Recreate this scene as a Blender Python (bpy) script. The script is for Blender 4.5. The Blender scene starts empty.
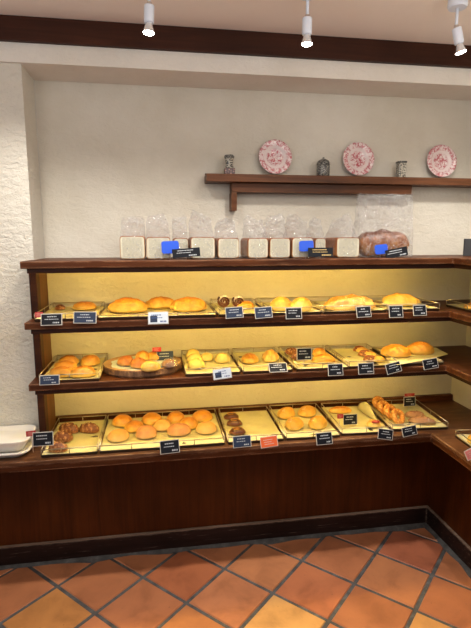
import bpy, bmesh, math, random
from mathutils import Vector, Matrix, noise
random.seed(7)
scene = bpy.context.scene
COL = scene.collection
PI = math.pi

# ------------------------------------------------------------------ camera numbers
F_PX, PITCH, ROLL, YAW, CAM_H = 482.13, 0.152583, -0.002484, 0.158414, 1.54715
fw = Vector((math.sin(YAW)*math.cos(PITCH), math.cos(YAW)*math.cos(PITCH), -math.sin(PITCH)))
rt0 = Vector((math.cos(YAW), -math.sin(YAW), 0)); up0 = rt0.cross(fw)
rt = math.cos(ROLL)*rt0 + math.sin(ROLL)*up0
up = -math.sin(ROLL)*rt0 + math.cos(ROLL)*up0
EYE = Vector((0, 0, CAM_H))
def _ray(u, v): return fw + rt*((u-235.5)/F_PX) - up*((v-314)/F_PX)
def at_y(u, v, y): d = _ray(u, v); return EYE + d*(y/d.y)
def at_z(u, v, z): d = _ray(u, v); return EYE + d*((z-CAM_H)/d.z)

# ------------------------------------------------------------------ materials
def new_mat(name):
    m = bpy.data.materials.new(name); m.use_nodes = True
    nt = m.node_tree; b = nt.nodes['Principled BSDF']
    return m, nt, b
def nd(nt, t, **kw):
    n = nt.nodes.new(t)
    for k, v in kw.items():
        if k in n.inputs: n.inputs[k].default_value = v
        else: setattr(n, k, v)
    return n
def ramp(nt, fac, stops):
    r = nt.nodes.new('ShaderNodeValToRGB'); e = r.color_ramp.elements
    while len(e) < len(stops): e.new(.5)
    for el, (p, c) in zip(e, stops):
        el.position = p; el.color = (c[0], c[1], c[2], 1)
    nt.links.new(fac, r.inputs['Fac']); return r
def coord(nt, kind='Object', scale=(1, 1, 1), rot=(0, 0, 0)):
    t = nt.nodes.new('ShaderNodeTexCoord'); mp = nt.nodes.new('ShaderNodeMapping')
    mp.inputs['Scale'].default_value = scale; mp.inputs['Rotation'].default_value = rot
    nt.links.new(t.outputs[kind], mp.inputs['Vector']); return mp.outputs['Vector']
def tex_noise(nt, vec, scale, detail=4, rough=.55, dist=0):
    n = nd(nt, 'ShaderNodeTexNoise', Scale=scale, Detail=detail, Roughness=rough, Distortion=dist)
    nt.links.new(vec, n.inputs['Vector']); return n.outputs['Fac']
def bump(nt, b, h, strength, dist=.01):
    n = nd(nt, 'ShaderNodeBump', Strength=strength, Distance=dist)
    nt.links.new(h, n.inputs['Height']); nt.links.new(n.outputs['Normal'], b.inputs['Normal']); return n
def mixc(nt, fac, a, c, mode='MIX'):
    m = nt.nodes.new('ShaderNodeMix'); m.data_type = 'RGBA'; m.blend_type = mode
    for sock, val in ((m.inputs[0], fac), (m.inputs[6], a), (m.inputs[7], c)):
        if hasattr(val, 'links'): nt.links.new(val, sock)
        elif isinstance(val, (int, float)): sock.default_value = val
        else: sock.default_value = (*val, 1)
    return m.outputs[2]
def plain(name, c, rough=.5, metal=0, spec=.5):
    m, nt, b = new_mat(name)
    b.inputs['Base Color'].default_value = (*c, 1); b.inputs['Roughness'].default_value = rough
    b.inputs['Metallic'].default_value = metal; b.inputs['Specular IOR Level'].default_value = spec
    return m

def plaster(name, c1, c2, strength, scale):
    m, nt, b = new_mat(name); v = coord(nt)
    big = tex_noise(nt, v, 2.2, 5, .6)
    r = ramp(nt, big, [(.3, c1), (.7, c2)])
    nt.links.new(r.outputs[0], b.inputs['Base Color'])
    b.inputs['Roughness'].default_value = .85; b.inputs['Specular IOR Level'].default_value = .2
    v2 = coord(nt, 'Object', (1, 1, 1.6))
    bump(nt, b, tex_noise(nt, v2, scale, 6, .65, .6), strength, .012)
    return m
M = {}
M['plaster'] = plaster('cream_plaster', (.56, .515, .425), (.67, .635, .555), .5, 26)
M['stucco'] = plaster('rough_stucco', (.63, .59, .50), (.72, .685, .60), 1.0, 30)
M['header'] = plaster('pale_header_plaster', (.70, .66, .58), (.80, .77, .71), .5, 26)
M['ceiling'] = plaster('ceiling_paint', (.86, .77, .69), (.90, .82, .75), .08, 20)

def wood(name, c1, c2, c3, rough, wear=.0, wearc=(.35, .2, .11), axis=0, gloss_noise=.12):
    m, nt, b = new_mat(name)
    sc = [22, 22, 22]; sc[axis] = 1.3
    v = coord(nt, 'Object', tuple(sc))
    g = tex_noise(nt, v, 1.6, 7, .62, .8)
    r = ramp(nt, g, [(.28, c1), (.5, c2), (.75, c3)])
    blot = tex_noise(nt, coord(nt), 3.2, 4)
    rb = ramp(nt, blot, [(.3, (.62, .62, .62)), (.7, (1.12, 1.12, 1.12))])
    col = mixc(nt, 1.0, r.outputs[0], rb.outputs[0], 'MULTIPLY')
    if wear > 0:
        bv = nd(nt, 'ShaderNodeBevel'); bv.samples = 3; bv.inputs['Radius'].default_value = .012
        ge = nt.nodes.new('ShaderNodeNewGeometry')
        dt = nt.nodes.new('ShaderNodeVectorMath'); dt.operation = 'DOT_PRODUCT'
        nt.links.new(bv.outputs['Normal'], dt.inputs[0]); nt.links.new(ge.outputs['Normal'], dt.inputs[1])
        e = ramp(nt, dt.outputs['Value'], [(.86, (1, 1, 1)), (.992, (0, 0, 0))])
        wn = ramp(nt, tex_noise(nt, coord(nt, 'Object', (3, 8, 12)), 3.4, 6, .7), [(.42, (0, 0, 0)), (.56, (wear, wear, wear))])
        f = nt.nodes.new('ShaderNodeMath'); f.operation = 'MULTIPLY'
        nt.links.new(e.outputs[0], f.inputs[0]); nt.links.new(wn.outputs[0], f.inputs[1])
        col = mixc(nt, f.outputs[0], col, wearc)
        sk = ramp(nt, tex_noise(nt, coord(nt, 'Object', (2.2, 16, 45)), 3.0, 5, .7), [(.60, (0, 0, 0)), (.70, (wear*.55,)*3)])
        col = mixc(nt, sk.outputs[0], col, wearc)
    nt.links.new(col, b.inputs['Base Color'])
    rr = nd(nt, 'ShaderNodeMapRange'); rr.inputs['To Min'].default_value = rough-gloss_noise; rr.inputs['To Max'].default_value = rough+gloss_noise
    nt.links.new(blot, rr.inputs['Value']); nt.links.new(rr.outputs[0], b.inputs['Roughness'])
    b.inputs['Specular IOR Level'].default_value = .17
    bump(nt, b, g, .12, .004)
    return m
M['panel_wood'] = wood('counter_panel_wood', (.040, .0090, .0014), (.064, .0140, .0021), (.090, .022, .0032), .36, axis=2)
M['shelf_wood'] = wood('shelf_wood', (.042, .0115, .0034), (.078, .0215, .0056), (.13, .040, .011), .45, .95, (.30, .15, .08))
M['top_wood'] = wood('worktop_wood', (.080, .031, .014), (.12, .048, .021), (.17, .076, .036), .34, .9, (.34, .2, .12))
M['dark_wood'] = wood('dark_post_wood', (.022, .007, .004), (.036, .011, .005), (.056, .019, .008), .45)
M['beam_wood'] = wood('beam_wood', (.030, .0088, .0046), (.045, .0132, .006), (.062, .019, .008), .5)
M['kick_wood'] = wood('kickboard_wood', (.012, .006, .005), (.020, .009, .007), (.034, .016, .012), .4, .9, (.3, .22, .17))
M['worn_edge'] = wood('worn_cap_wood', (.12, .07, .045), (.26, .18, .13), (.36, .27, .2), .5)
M['side_wood'] = wood('amber_side_wood', (.10, .042, .016), (.15, .066, .025), (.2, .09, .035), .5, axis=2)
M['wall_shelf_wood'] = wood('wall_shelf_wood', (.062, .022, .009), (.105, .038, .015), (.16, .06, .025), .42, .25)

def tile_mat():
    m, nt, b = new_mat('terracotta_tile')
    a = nd(nt, 'ShaderNodeAttribute', attribute_name='tone')
    v = coord(nt)
    n1 = tex_noise(nt, v, 5.5, 5, .6, .4)
    r = ramp(nt, n1, [(.25, (.62, .60, .60)), (.5, (1, 1, 1)), (.78, (1.2, 1.22, 1.15))])
    col = mixc(nt, 1.0, a.outputs['Color'], r.outputs[0], 'MULTIPLY')
    sp = ramp(nt, tex_noise(nt, v, 70, 2), [(.70, (0, 0, 0)), (.76, (.5, .5, .5))])
    col = mixc(nt, sp.outputs[0], col, (.12, .05, .03))
    nt.links.new(col, b.inputs['Base Color'])
    rr = nd(nt, 'ShaderNodeMapRange'); rr.inputs['To Min'].default_value = .3; rr.inputs['To Max'].default_value = .55
    nt.links.new(n1, rr.inputs['Value']); nt.links.new(rr.outputs[0], b.inputs['Roughness'])
    bump(nt, b, tex_noise(nt, v, 14, 4), .15, .01)
    return m
M['tile'] = tile_mat()
def grout_mat():
    m, nt, b = new_mat('grey_mortar'); v = coord(nt)
    r = ramp(nt, tex_noise(nt, v, 16, 5, .7), [(.3, (.040, .037, .035)), (.55, (.088, .084, .08)), (.75, (.17, .165, .155))])
    nt.links.new(r.outputs[0], b.inputs['Base Color']); b.inputs['Roughness'].default_value = .8
    bump(nt, b, tex_noise(nt, v, 60, 4), .4, .006); return m
M['grout'] = grout_mat()

def crust(name, low, mid, top, rough=.42, spots=None, flour=None, nscale=55, zs=(.08, .45, .85)):
    """baked colour: pale underside, golden flank, browner crown"""
    m, nt, b = new_mat(name)
    t = nt.nodes.new('ShaderNodeTexCoord'); s = nt.nodes.new('ShaderNodeSeparateXYZ')
    nt.links.new(t.outputs['Generated'], s.inputs[0])
    n = tex_noise(nt, t.outputs['Object'], 24, 4, .6)
    ad = nd(nt, 'ShaderNodeMath'); ad.operation = 'MULTIPLY_ADD'
    nt.links.new(n, ad.inputs[0]); ad.inputs[1].default_value = 1.15
    sb = nd(nt, 'ShaderNodeMath'); sb.operation = 'SUBTRACT'; nt.links.new(s.outputs['Z'], sb.inputs[0]); sb.inputs[1].default_value = .58
    nt.links.new(sb.outputs[0], ad.inputs[2])
    r = ramp(nt, ad.outputs[0], [(zs[0], low), (zs[1], mid), (zs[2], top)])
    col = r.outputs[0]
    if spots:
        f = ramp(nt, tex_noise(nt, t.outputs['Object'], nscale, 3, .6), [(.52, (0, 0, 0)), (.6, (1, 1, 1))])
        col = mixc(nt, f.outputs[0], col, spots)
    if flour:
        f = ramp(nt, tex_noise(nt, t.outputs['Object'], 30, 5, .75), [(.55, (0, 0, 0)), (.68, (.8, .8, .8))])
        f2 = nd(nt, 'ShaderNodeMath'); f2.operation = 'MULTIPLY'
        zr = ramp(nt, s.outputs['Z'], [(.35, (0, 0, 0)), (.8, (1, 1, 1))])
        nt.links.new(f.outputs[0], f2.inputs[0]); nt.links.new(zr.outputs[0], f2.inputs[1])
        col = mixc(nt, f2.outputs[0], col, flour)
    nt.links.new(col, b.inputs['Base Color']); b.inputs['Roughness'].default_value = rough
    b.inputs['Subsurface Weight'].default_value = 0
    bump(nt, b, tex_noise(nt, t.outputs['Object'], 70, 5, .65), .5, .006)
    return m
PALE = (.72, .45, .17)
M['golden'] = crust('golden_crust', (.76, .52, .13), (.66, .345, .045), (.46, .165, .018))
M['orange'] = crust('orange_bun_crust', (.76, .50, .12), (.69, .335, .038), (.55, .205, .018), .35)
M['blush'] = crust('pinkish_bun_crust', (.72, .46, .2), (.62, .31, .11), (.48, .20, .08), .5)
M['palebun'] = crust('pale_bun_crust', (.78, .57, .24), (.74, .45, .15), (.64, .32, .08), .55)
M['yellow'] = crust('yellow_bun_crust', (.74, .60, .20), (.74, .56, .16), (.70, .50, .12), .5)
M['browned'] = crust('browned_crust', (.66, .38, .12), (.50, .19, .035), (.30, .085, .014), .4)
M['rustic'] = crust('floured_crust', (.76, .52, .17), (.62, .31, .055), (.46, .165, .024), .5, flour=(.80, .66, .42))
M['seeded'] = crust('seeded_crust', (.34, .14, .04), (.22, .07, .018), (.13, .035, .010), .45, spots=(.48, .24, .09), nscale=75)
M['choco'] = crust('dark_glazed_crust', (.22, .09, .035), (.14, .045, .018), (.07, .02, .01), .3)
M['flourbun'] = crust('flour_dusted_bun', (.76, .52, .14), (.70, .39, .055), (.56, .25, .027), .5, flour=(.84, .72, .48))
M['donut'] = crust('sugared_donut_crust', (.72, .42, .10), (.66, .29, .045), (.54, .19, .025), .6, spots=(.74, .42, .12), nscale=110)
M['twist'] = crust('sugared_twist_crust', (.46, .28, .15), (.38, .20, .10), (.30, .14, .07), .6, flour=(.74, .62, .46))
M['sausage'] = crust('sausage_skin', (.34, .10, .035), (.28, .07, .02), (.2, .045, .012), .3)
M['cheese'] = crust('cheese_pastry', (.76, .58, .18), (.74, .48, .11), (.62, .31, .05), .4)
M['filling'] = plain('white_cream', (.62, .56, .48), .45)
M['jam'] = plain('red_topping', (.35, .04, .015), .3)
M['flour'] = plain('flour_patch', (.80, .68, .45), .9)
M['toast_crust'] = crust('loaf_crust', (.44, .2, .06), (.36, .13, .03), (.26, .075, .016), .5, zs=(.0, .35, .8))
M['crumb'] = plaster('white_crumb', (.53, .50, .37), (.63, .59, .46), .3, 40)
M['mountain'] = crust('mountain_loaf_crust', (.48, .24, .065), (.27, .085, .017), (.10, .026, .006), .3, zs=(.1, .5, .85))

def paper_mat():
    m, nt, b = new_mat('baking_paper'); v = coord(nt)
    r = ramp(nt, tex_noise(nt, v, 9, 4), [(.3, (.53, .475, .225)), (.7, (.62, .565, .31))])
    nt.links.new(r.outputs[0], b.inputs['Base Color']); b.inputs['Roughness'].default_value = .6
    bump(nt, b, tex_noise(nt, v, 18, 3, .5, 1), .3, .01); return m
M['paper'] = paper_mat()
M['pan'] = plain('tray_metal', (.10, .075, .055), .38, .8)
M['wire'] = plain('wire_metal', (.40, .34, .24), .3, .9)
M['tray_white'] = plain('white_plastic', (.80, .77, .71), .3)
M['card_black'] = plain('black_card', (.008, .009, .013), .5, 0, .2)
M['card_navy'] = plain('navy_card', (.022, .035, .070), .5, 0, .3)
M['card_pale'] = plain('pale_card', (.62, .68, .74), .4)
M['card_blue'] = plain('blue_plastic', (.02, .09, .62), .35)
M['card_orange'] = plain('orange_card', (.78, .13, .03), .45)
M['card_red'] = plain('red_card', (.38, .022, .02), .45)
M['card_pink'] = plain('pink_card', (.70, .20, .18), .45)
M['card_grey'] = plain('charcoal_sign', (.035, .037, .042), .5)
M['card_gold'] = plain('gilt_lettering', (.6, .42, .16), .45)
M['ink_white'] = plain('white_lettering', (.46, .48, .50), .5)
M['ink_blue'] = plain('blue_lettering', (.045, .09, .25), .5)
M['holder'] = plain('pale_card_holder', (.62, .58, .50), .25)
M['lamp_white'] = plain('white_lamp_metal', (.66, .71, .80), .35)
M['chrome'] = plain('chrome', (.7, .7, .72), .15, 1)

def bark():
    m, nt, b = new_mat('log_bark'); v = coord(nt, 'Object', (1, 1, .4))
    n = tex_noise(nt, v, 40, 5, .7)
    r = ramp(nt, n, [(.35, (.06, .025, .012)), (.55, (.17, .08, .035)), (.7, (.34, .18, .08))])
    nt.links.new(r.outputs[0], b.inputs['Base Color']); b.inputs['Roughness'].default_value = .8
    bump(nt, b, n, .8, .01); return m
M['bark'] = bark()
M['cutwood'] = wood('cut_log_wood', (.34, .19, .085), (.42, .25, .115), (.5, .31, .15), .55)

def bag_mat():
    m = bpy.data.materials.new('clear_plastic_film'); m.use_nodes = True; nt = m.node_tree; nt.nodes.clear()
    out = nt.nodes.new('ShaderNodeOutputMaterial')
    tr = nd(nt, 'ShaderNodeBsdfTransparent'); tr.inputs['Color'].default_value = (.92, .92, .93, 1); gl = nd(nt, 'ShaderNodeBsdfGlossy', Roughness=.06)
    gl.inputs['Color'].default_value = (1, 1, 1, 1)
    df = nd(nt, 'ShaderNodeBsdfDiffuse'); df.inputs['Color'].default_value = (.8, .8, .8, 1)
    v = coord(nt)
    bm_ = nd(nt, 'ShaderNodeBump', Strength=.9, Distance=.02)
    h = tex_noise(nt, v, 20, 2, .45, 2.2); nt.links.new(h, bm_.inputs['Height'])
    nt.links.new(bm_.outputs[0], gl.inputs['Normal']); nt.links.new(bm_.outputs[0], df.inputs['Normal'])
    fr = nd(nt, 'ShaderNodeLayerWeight', Blend=.35); nt.links.new(bm_.outputs[0], fr.inputs['Normal'])
    mp = nd(nt, 'ShaderNodeMapRange'); mp.inputs['To Min'].default_value = .02; mp.inputs['To Max'].default_value = .20
    nt.links.new(fr.outputs['Fresnel'], mp.inputs['Value'])
    m1 = nt.nodes.new('ShaderNodeMixShader'); nt.links.new(mp.outputs[0], m1.inputs[0])
    nt.links.new(tr.outputs[0], m1.inputs[1]); nt.links.new(gl.outputs[0], m1.inputs[2])
    glints = ramp(nt, tex_noise(nt, coord(nt, 'Object', (1, 1, .45)), 42, 2, .5, 3.5), [(.555, (.015, .015, .015)), (.585, (.55, .55, .55)), (.615, (.02, .02, .02))])  # white streaks coloured into the film, standing in for highlights on its creases
    m2 = nt.nodes.new('ShaderNodeMixShader'); nt.links.new(glints.outputs[0], m2.inputs[0])
    nt.links.new(m1.outputs[0], m2.inputs[1]); nt.links.new(df.outputs[0], m2.inputs[2])
    nt.links.new(m2.outputs[0], out.inputs['Surface'])
    return m
M['bag'] = bag_mat()

def plate_mat(name, seed):
    """white china with a red transfer print: leafy rim band, ring lines and a printed centre"""
    m, nt, b = new_mat(name)
    t = nt.nodes.new('ShaderNodeTexCoord')
    ln = nt.nodes.new('ShaderNodeVectorMath'); ln.operation = 'LENGTH'
    fl = nt.nodes.new('ShaderNodeVectorMath'); fl.operation = 'MULTIPLY'; fl.inputs[1].default_value = (1, 1, 0)
    nt.links.new(t.outputs['Object'], fl.inputs[0]); nt.links.new(fl.outputs[0], ln.inputs[0])
    off = nt.nodes.new('ShaderNodeVectorMath'); off.operation = 'ADD'; off.inputs[1].default_value = (seed, seed*1.7, seed)
    nt.links.new(t.outputs['Object'], off.inputs[0])
    nz = tex_noise(nt, off.outputs[0], 75, 4, .65, .8)
    mk = ramp(nt, nz, [(.44, (0, 0, 0)), (.56, (1, 1, 1))])
    rad = ramp(nt, ln.outputs['Value'], [(0, (.95,)*3), (.036, (.95,)*3), (.047, (.0,)*3), (.056, (.0,)*3), (.060, (.85,)*3), (.086, (.85,)*3), (.0905, (.2,)*3)])
    rad.color_ramp.interpolation = 'LINEAR'
    f = nd(nt, 'ShaderNodeMath'); f.operation = 'MULTIPLY'
    nt.links.new(mk.outputs[0], f.inputs[0]); nt.links.new(rad.outputs[0], f.inputs[1])
    col = mixc(nt, f.outputs[0], (.74, .63, .62), (.44, .075, .10))
    nt.links.new(col, b.inputs['Base Color']); b.inputs['Roughness'].default_value = .2
    return m

def print_mat(name, bg, fg, scale, lo=.5):
    m, nt, b = new_mat(name)
    v = coord(nt, 'Object', (1, 1, 1.6))
    f = ramp(nt, tex_noise(nt, v, scale, 2, .5), [(lo, (0, 0, 0)), (lo+.05, (1, 1, 1))])
    nt.links.new(mixc(nt, f.outputs[0], bg, fg), b.inputs['Base Color']); b.inputs['Roughness'].default_value = .3
    return m
def emit(name, c, s):
    m, nt, b = new_mat(name)
    b.inputs['Base Color'].default_value = (*c, 1)
    b.inputs['Emission Color'].default_value = (*c, 1); b.inputs['Emission Strength'].default_value = s
    return m
M['led'] = emit('warm_led', (1.0, .67, .135), 50)
M['bulb_face'] = emit('lit_bulb_face', (1.0, .93, .80), 30)
M['bulb_glass'] = plain('bulb_reflector', (.75, .76, .78), .15, .6)

# ------------------------------------------------------------------ mesh helpers
def link(name, bm, mat, parent=None, smooth=False, loc=None, rot=None, bevel=0):
    me = bpy.data.meshes.new(name); bmesh.ops.recalc_face_normals(bm, faces=bm.faces[:])
    bm.to_mesh(me); bm.free()
    if smooth:
        for p in me.polygons: p.use_smooth = True
    for mm in (mat if isinstance(mat, (list, tuple)) else [mat]): me.materials.append(mm)
    o = bpy.data.objects.new(name, me); COL.objects.link(o)
    if parent: o.parent = parent
    if loc is not None: o.location = loc
    if rot is not None: o.rotation_euler = rot
    if bevel:
        md = o.modifiers.new('bevel', 'BEVEL'); md.width = bevel; md.segments = 2; md.limit_method = 'ANGLE'
    return o
def box(bm, x0, x1, y0, y1, z0, z1, mi=0):
    v = [bm.verts.new((x, y, z)) for z in (z0, z1) for y in (y0, y1) for x in (x0, x1)]
    for q in ((0, 1, 3, 2), (4, 6, 7, 5), (0, 4, 5, 1), (2, 3, 7, 6), (0, 2, 6, 4), (1, 5, 7, 3)):
        f = bm.faces.new([v[i] for i in q]); f.material_index = mi
def boxes(*bs):
    bm = bmesh.new()
    for b in bs: box(bm, *b)
    return bm
def prism(pts, z0, z1, bm=None):
    bm = bm or bmesh.new()
    a = [bm.verts.new((x, y, z0)) for x, y in pts]; b = [bm.verts.new((x, y, z1)) for x, y in pts]
    bm.faces.new(a); bm.faces.new(b); n = len(pts)
    for i in range(n): bm.faces.new((a[i], a[(i+1) % n], b[(i+1) % n], b[i]))
    return bm
def tube(bm, pts, r, n=6, closed=False):
    pts = [Vector(p) for p in pts]; rings = []; N = len(pts)
    for i, p in enumerate(pts):
        if closed: d = (pts[(i+1) % N]-pts[i-1]).normalized()
        else: d = (pts[min(i+1, N-1)]-pts[max(i-1, 0)]).normalized()
        a = d.cross(Vector((0, 0, 1)))
        if a.length < .05: a = d.cross(Vector((1, 0, 0)))
        a.normalize(); c = d.cross(a)
        rr = r(i/max(1, N-1)) if callable(r) else r
        rings.append([bm.verts.new(p+a*rr*math.cos(t*2*PI/n)+c*rr*math.sin(t*2*PI/n)) for t in range(n)])
    for i in range(N if closed else N-1):
        A, B = rings[i], rings[(i+1) % N]
        for t in range(n): bm.faces.new((A[t], A[(t+1) % n], B[(t+1) % n], B[t]))
    if not closed: bm.faces.new(rings[0]); bm.faces.new(rings[-1])
def lathe(bm, prof, n=24, cx=0, cy=0):
    rings = []
    for r, z in prof:
        if r < 1e-5: rings.append([bm.verts.new((cx, cy, z))])
        else: rings.append([bm.verts.new((cx+r*math.cos(t*2*PI/n), cy+r*math.sin(t*2*PI/n), z)) for t in range(n)])
    for A, B in zip(rings, rings[1:]):
        for t in range(n):
            u = (t+1) % n
            if len(A) == 1 and len(B) == 1: continue
            if len(A) == 1: bm.faces.new((A[0], B[t], B[u]))
            elif len(B) == 1: bm.faces.new((A[t], A[u], B[0]))
            else: bm.faces.new((A[t], A[u], B[u], B[t]))
def rrect(w, d, r, n=5):
    pts = []
    for cx, cy, a0 in ((w/2-r, d/2-r, 0), (-w/2+r, d/2-r, PI/2), (-w/2+r, -d/2+r, PI), (w/2-r, -d/2+r, 1.5*PI)):
        for i in range(n+1): pts.append((cx+r*math.cos(a0+i*PI/2/n), cy+r*math.sin(a0+i*PI/2/n)))
    return pts
def thing(name, label, cat, loc=(0, 0, 0), rotz=0, group=None, rot=None):
    o = bpy.data.objects.new(name, None); COL.objects.link(o); o.empty_display_size = .05
    o.location = loc; o.rotation_euler = rot or (0, 0, rotz)
    return tag(o, label, cat, group)
def tag(o, label, cat, group=None):
    o['label'] = label; o['category'] = cat
    if group: o['group'] = group
    return o
def struct(o): o['kind'] = 'structure'; return o

# ------------------------------------------------------------------ dimensions of the place
XP, YP, YB = -.544, 2.268, 2.483          # pillar side and face, back wall
XR = 1.742                                # right wall
ZN, ZC = 2.278, 2.448                     # niche top, ceiling
CT = .6234                                # counter top
S1, S2, S3 = 1.462, 1.208, .943           # shelf tops
CF, CX = 2.033, 1.279                     # counter front / right arm front edges
PF, PX = 2.262, 1.4287                    # panel under it
SF, SX, SL = 2.085, 1.368, -.556          # shelf front / right arm front edge / left end
NEAR = -.6                                # how far the room runs towards the viewer

# ------------------------------------------------------------------ setting
struct(link('wall_back', boxes((XP+.0005, XR+.1, YB, YB+.1, 0, ZC)), M['plaster']))
struct(link('wall_left', boxes((-2.6, XP, YP, YB, 0, ZC)), M['stucco']))
rw = boxes((XR, XR+.1, NEAR, YB, 0, ZC)); box(rw, XR-.072, XR, NEAR, YB, CT+.0008, S3-.052)
struct(link('wall_right', rw, M['plaster']))
struct(link('wall_header', boxes((-2.6, XR-.0005, 2.252, YB-.0005, ZN, ZC-.0005)), M['header']))
struct(link('ceiling', boxes((-2.6, XR+.1, NEAR, YB, ZC, ZC+.08)), M['ceiling']))
struct(link('trim_beam', boxes((-2.6, XR, 2.225, 2.2515, 2.3535, ZC-.0005)), M['beam_wood'], bevel=.003))

def floor():
    bm = bmesh.new(); lay = bm.loops.layers.float_color.new('tone')
    S, ang = .27, .778349; ox, oy = .0823, 1.88009
    u = Vector((math.cos(ang), math.sin(ang)))*S; v = Vector((math.sin(ang), -math.cos(ang)))*S
    special = {(0, 1): (.58, .30, .10), (1, 3): (.55, .27, .09), (-2, -2): (.48, .20, .06), (-1, 0): (.45, .17, .06), (1, 1): (.45, .15, .065), (3, 2): (.38, .12, .06), (0, -1): (.38, .12, .05), (-3, -2): (.45, .19, .065)}
    rnd = random.Random(3)
    def put(quad, tone):
        f = bm.faces.new(quad)
        for l in f.loops: l[lay] = (*tone, 1)
        return f
    for i in range(-14, 12):
        for j in range(-9, 16):
            c = Vector((ox, oy)) + u*(i+.5) + v*(j+.5)
            if not (-2.5 < c.x < 1.75 and -.5 < c.y < 2.42): continue
            k = rnd.random()
            tone = special.get((i, j)) or (.40+.09*k, .138+.045*k+.010*rnd.random(), .062+.020*k)
            g = .0058
            top, low = [], []
            for a, b_ in ((0, 0), (1, 0), (1, 1), (0, 1)):
                sx = 1 if a == 0 else -1; sy = 1 if b_ == 0 else -1
                jx, jy = rnd.uniform(0, .003), rnd.uniform(0, .003)
                p = Vector((ox, oy)) + u*(i+a) + v*(j+b_) + u.normalized()*sx*(g+jx) + v.normalized()*sy*(g+jy)
                p2 = p + u.normalized()*sx*.004 + v.normalized()*sy*.004
                low.append(bm.verts.new((p.x, p.y, -.006))); top.append(bm.verts.new((p2.x, p2.y, 0)))
            put(top, tone)
            for q in range(4): put((low[q], low[(q+1) % 4], top[(q+1) % 4], top[q]), tone)
    box(bm, -2.6, XR, NEAR, YB, -.06, -.0045, 1)
    o = link('floor', bm, [M['tile'], M['grout']])
    return struct(o)
floor()
# rough mortar fillet where the tiles meet the kickboards
mf = bmesh.new()
n = 60
for a, b_ in (((-2.4, PF), (PX, PF)), ((PX, PF), (PX, NEAR))):
    row = []
    for i in range(n+1):
        t = i/n; x = a[0]+(b_[0]-a[0])*t; y = a[1]+(b_[1]-a[1])*t
        w = .040+.022*noise.noise((t*30, a[0], 3))
        dx, dy = (0, -w) if a[1] == b_[1] else (-w, 0)
        row.append((mf.verts.new((x+(-.001 if dy == 0 else 0), y, .012)), mf.verts.new((x+dx, y+dy, .0006))))
    for p, q in zip(row, row[1:]): mf.faces.new((p[0], q[0], q[1], p[1]))
struct(link('trim_mortar', mf, M['grout']))

# ------------------------------------------------------------------ counter
ct = thing('bakery_counter', 'dark red-brown wooden display counter running along the back wall and turning right', 'counter', (0, PF, 0))
def cpart(name, bm, mat, parent=ct, bev=.0):
    o = link(name, bm, mat, parent, bevel=bev); o.location = (0, -PF, 0) if parent == ct else (0, 0, 0); return o
topP = [(-2.4, CF), (CX, CF), (CX, NEAR), (XR-.002, NEAR), (XR-.002, YB-.002), (XP+.002, YB-.002), (XP+.002, YP-.002), (-2.4, YP-.002)]
cpart('worktop', prism(topP, CT-.018, CT), M['top_wood'], bev=.003)
lipP = [(-2.4, CF+.004), (CX+.004, CF+.004), (CX+.004, NEAR), (CX+.03, NEAR), (CX+.03, CF+.03), (-2.4, CF+.03)]
cpart('edge_lip', prism(lipP, CT-.046, CT-.018), M['shelf_wood'], bev=.002)
cpart('front_panel', prism([(-2.4, PF), (PX, PF), (PX, NEAR), (PX+.004, NEAR), (PX+.004, PF+.004), (-2.4, PF+.004)], .09, CT-.018), M['panel_wood'])
kP = [(-2.4, PF-.012), (PX-.012, PF-.012), (PX-.012, NEAR), (PX+.002, NEAR), (PX+.002, PF+.002), (-2.4, PF+.002)]
cpart('kickboard', prism(kP, .001, .099), M['kick_wood'], bev=.003)
cP = [(-2.4, PF-.0135), (PX-.0135, PF-.0135), (PX-.0135, NEAR), (PX+.0, NEAR), (PX+.0, PF), (-2.4, PF)]
cpart('kickboard_cap', prism(cP, .0985, .103), M['worn_edge'])
cpart('back_batten', boxes((XP+.004, XR-.075, 2.455, YB-.002, CT, CT+.036)), M['shelf_wood'], bev=.003)

# ------------------------------------------------------------------ shelving
sh = thing('display_shelving', 'three-tier dark brown wooden shelving wrapping the corner above the counter', 'shelving', (0, SF, 0))
def spart(name, bm, mat, parent=sh, bev=0):
    o = link(name, bm, mat, parent, bevel=bev)
    o.location = (0, -SF, 0) if parent == sh else (0, 0, 0); return o
bP = [(SL, SF), (SX, SF), (SX, NEAR), (XR-.002, NEAR), (XR-.002, YB-.002), (XP+.002, YB-.002), (XP+.002, YP-.002), (SL, YP-.002)]
for z in (S1, S2, S3):
    t = .030
    bd = spart('shelf_board', prism(bP, z-t, z), M['shelf_wood'], bev=.0035)
    rP = [(SL+.022, SF+.012), (SX+.012, SF+.012), (SX+.012, NEAR), (SX+.032, NEAR), (SX+.032, SF+.034), (SL+.022, SF+.034)]
    spart('shelf_rail', prism(rP, z-t-.020, z-t), M['dark_wood'], bd, .002)
    # warm LED bar behind the rail, tilted towards the back wall
    lb = bmesh.new()
    tube(lb, [(XP+.06, SF+.055, z-t-.010), (1.30, SF+.055, z-t-.010)], .008, 8)
    spart('led_bar', lb, M['led'], bd)
for z0, z1 in ((S2, S1-.030), (S3, S2-.030), (CT+.0006, S3-.030)):
    spart('post', boxes((-.555, -.524, 2.205, 2.262, z0, z1)), M['dark_wood'], bev=.003)
    spart('side_panel', boxes((XP+.001, XP+.011, YP, YB-.03, z0, z1)), M['side_wood'])

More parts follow.
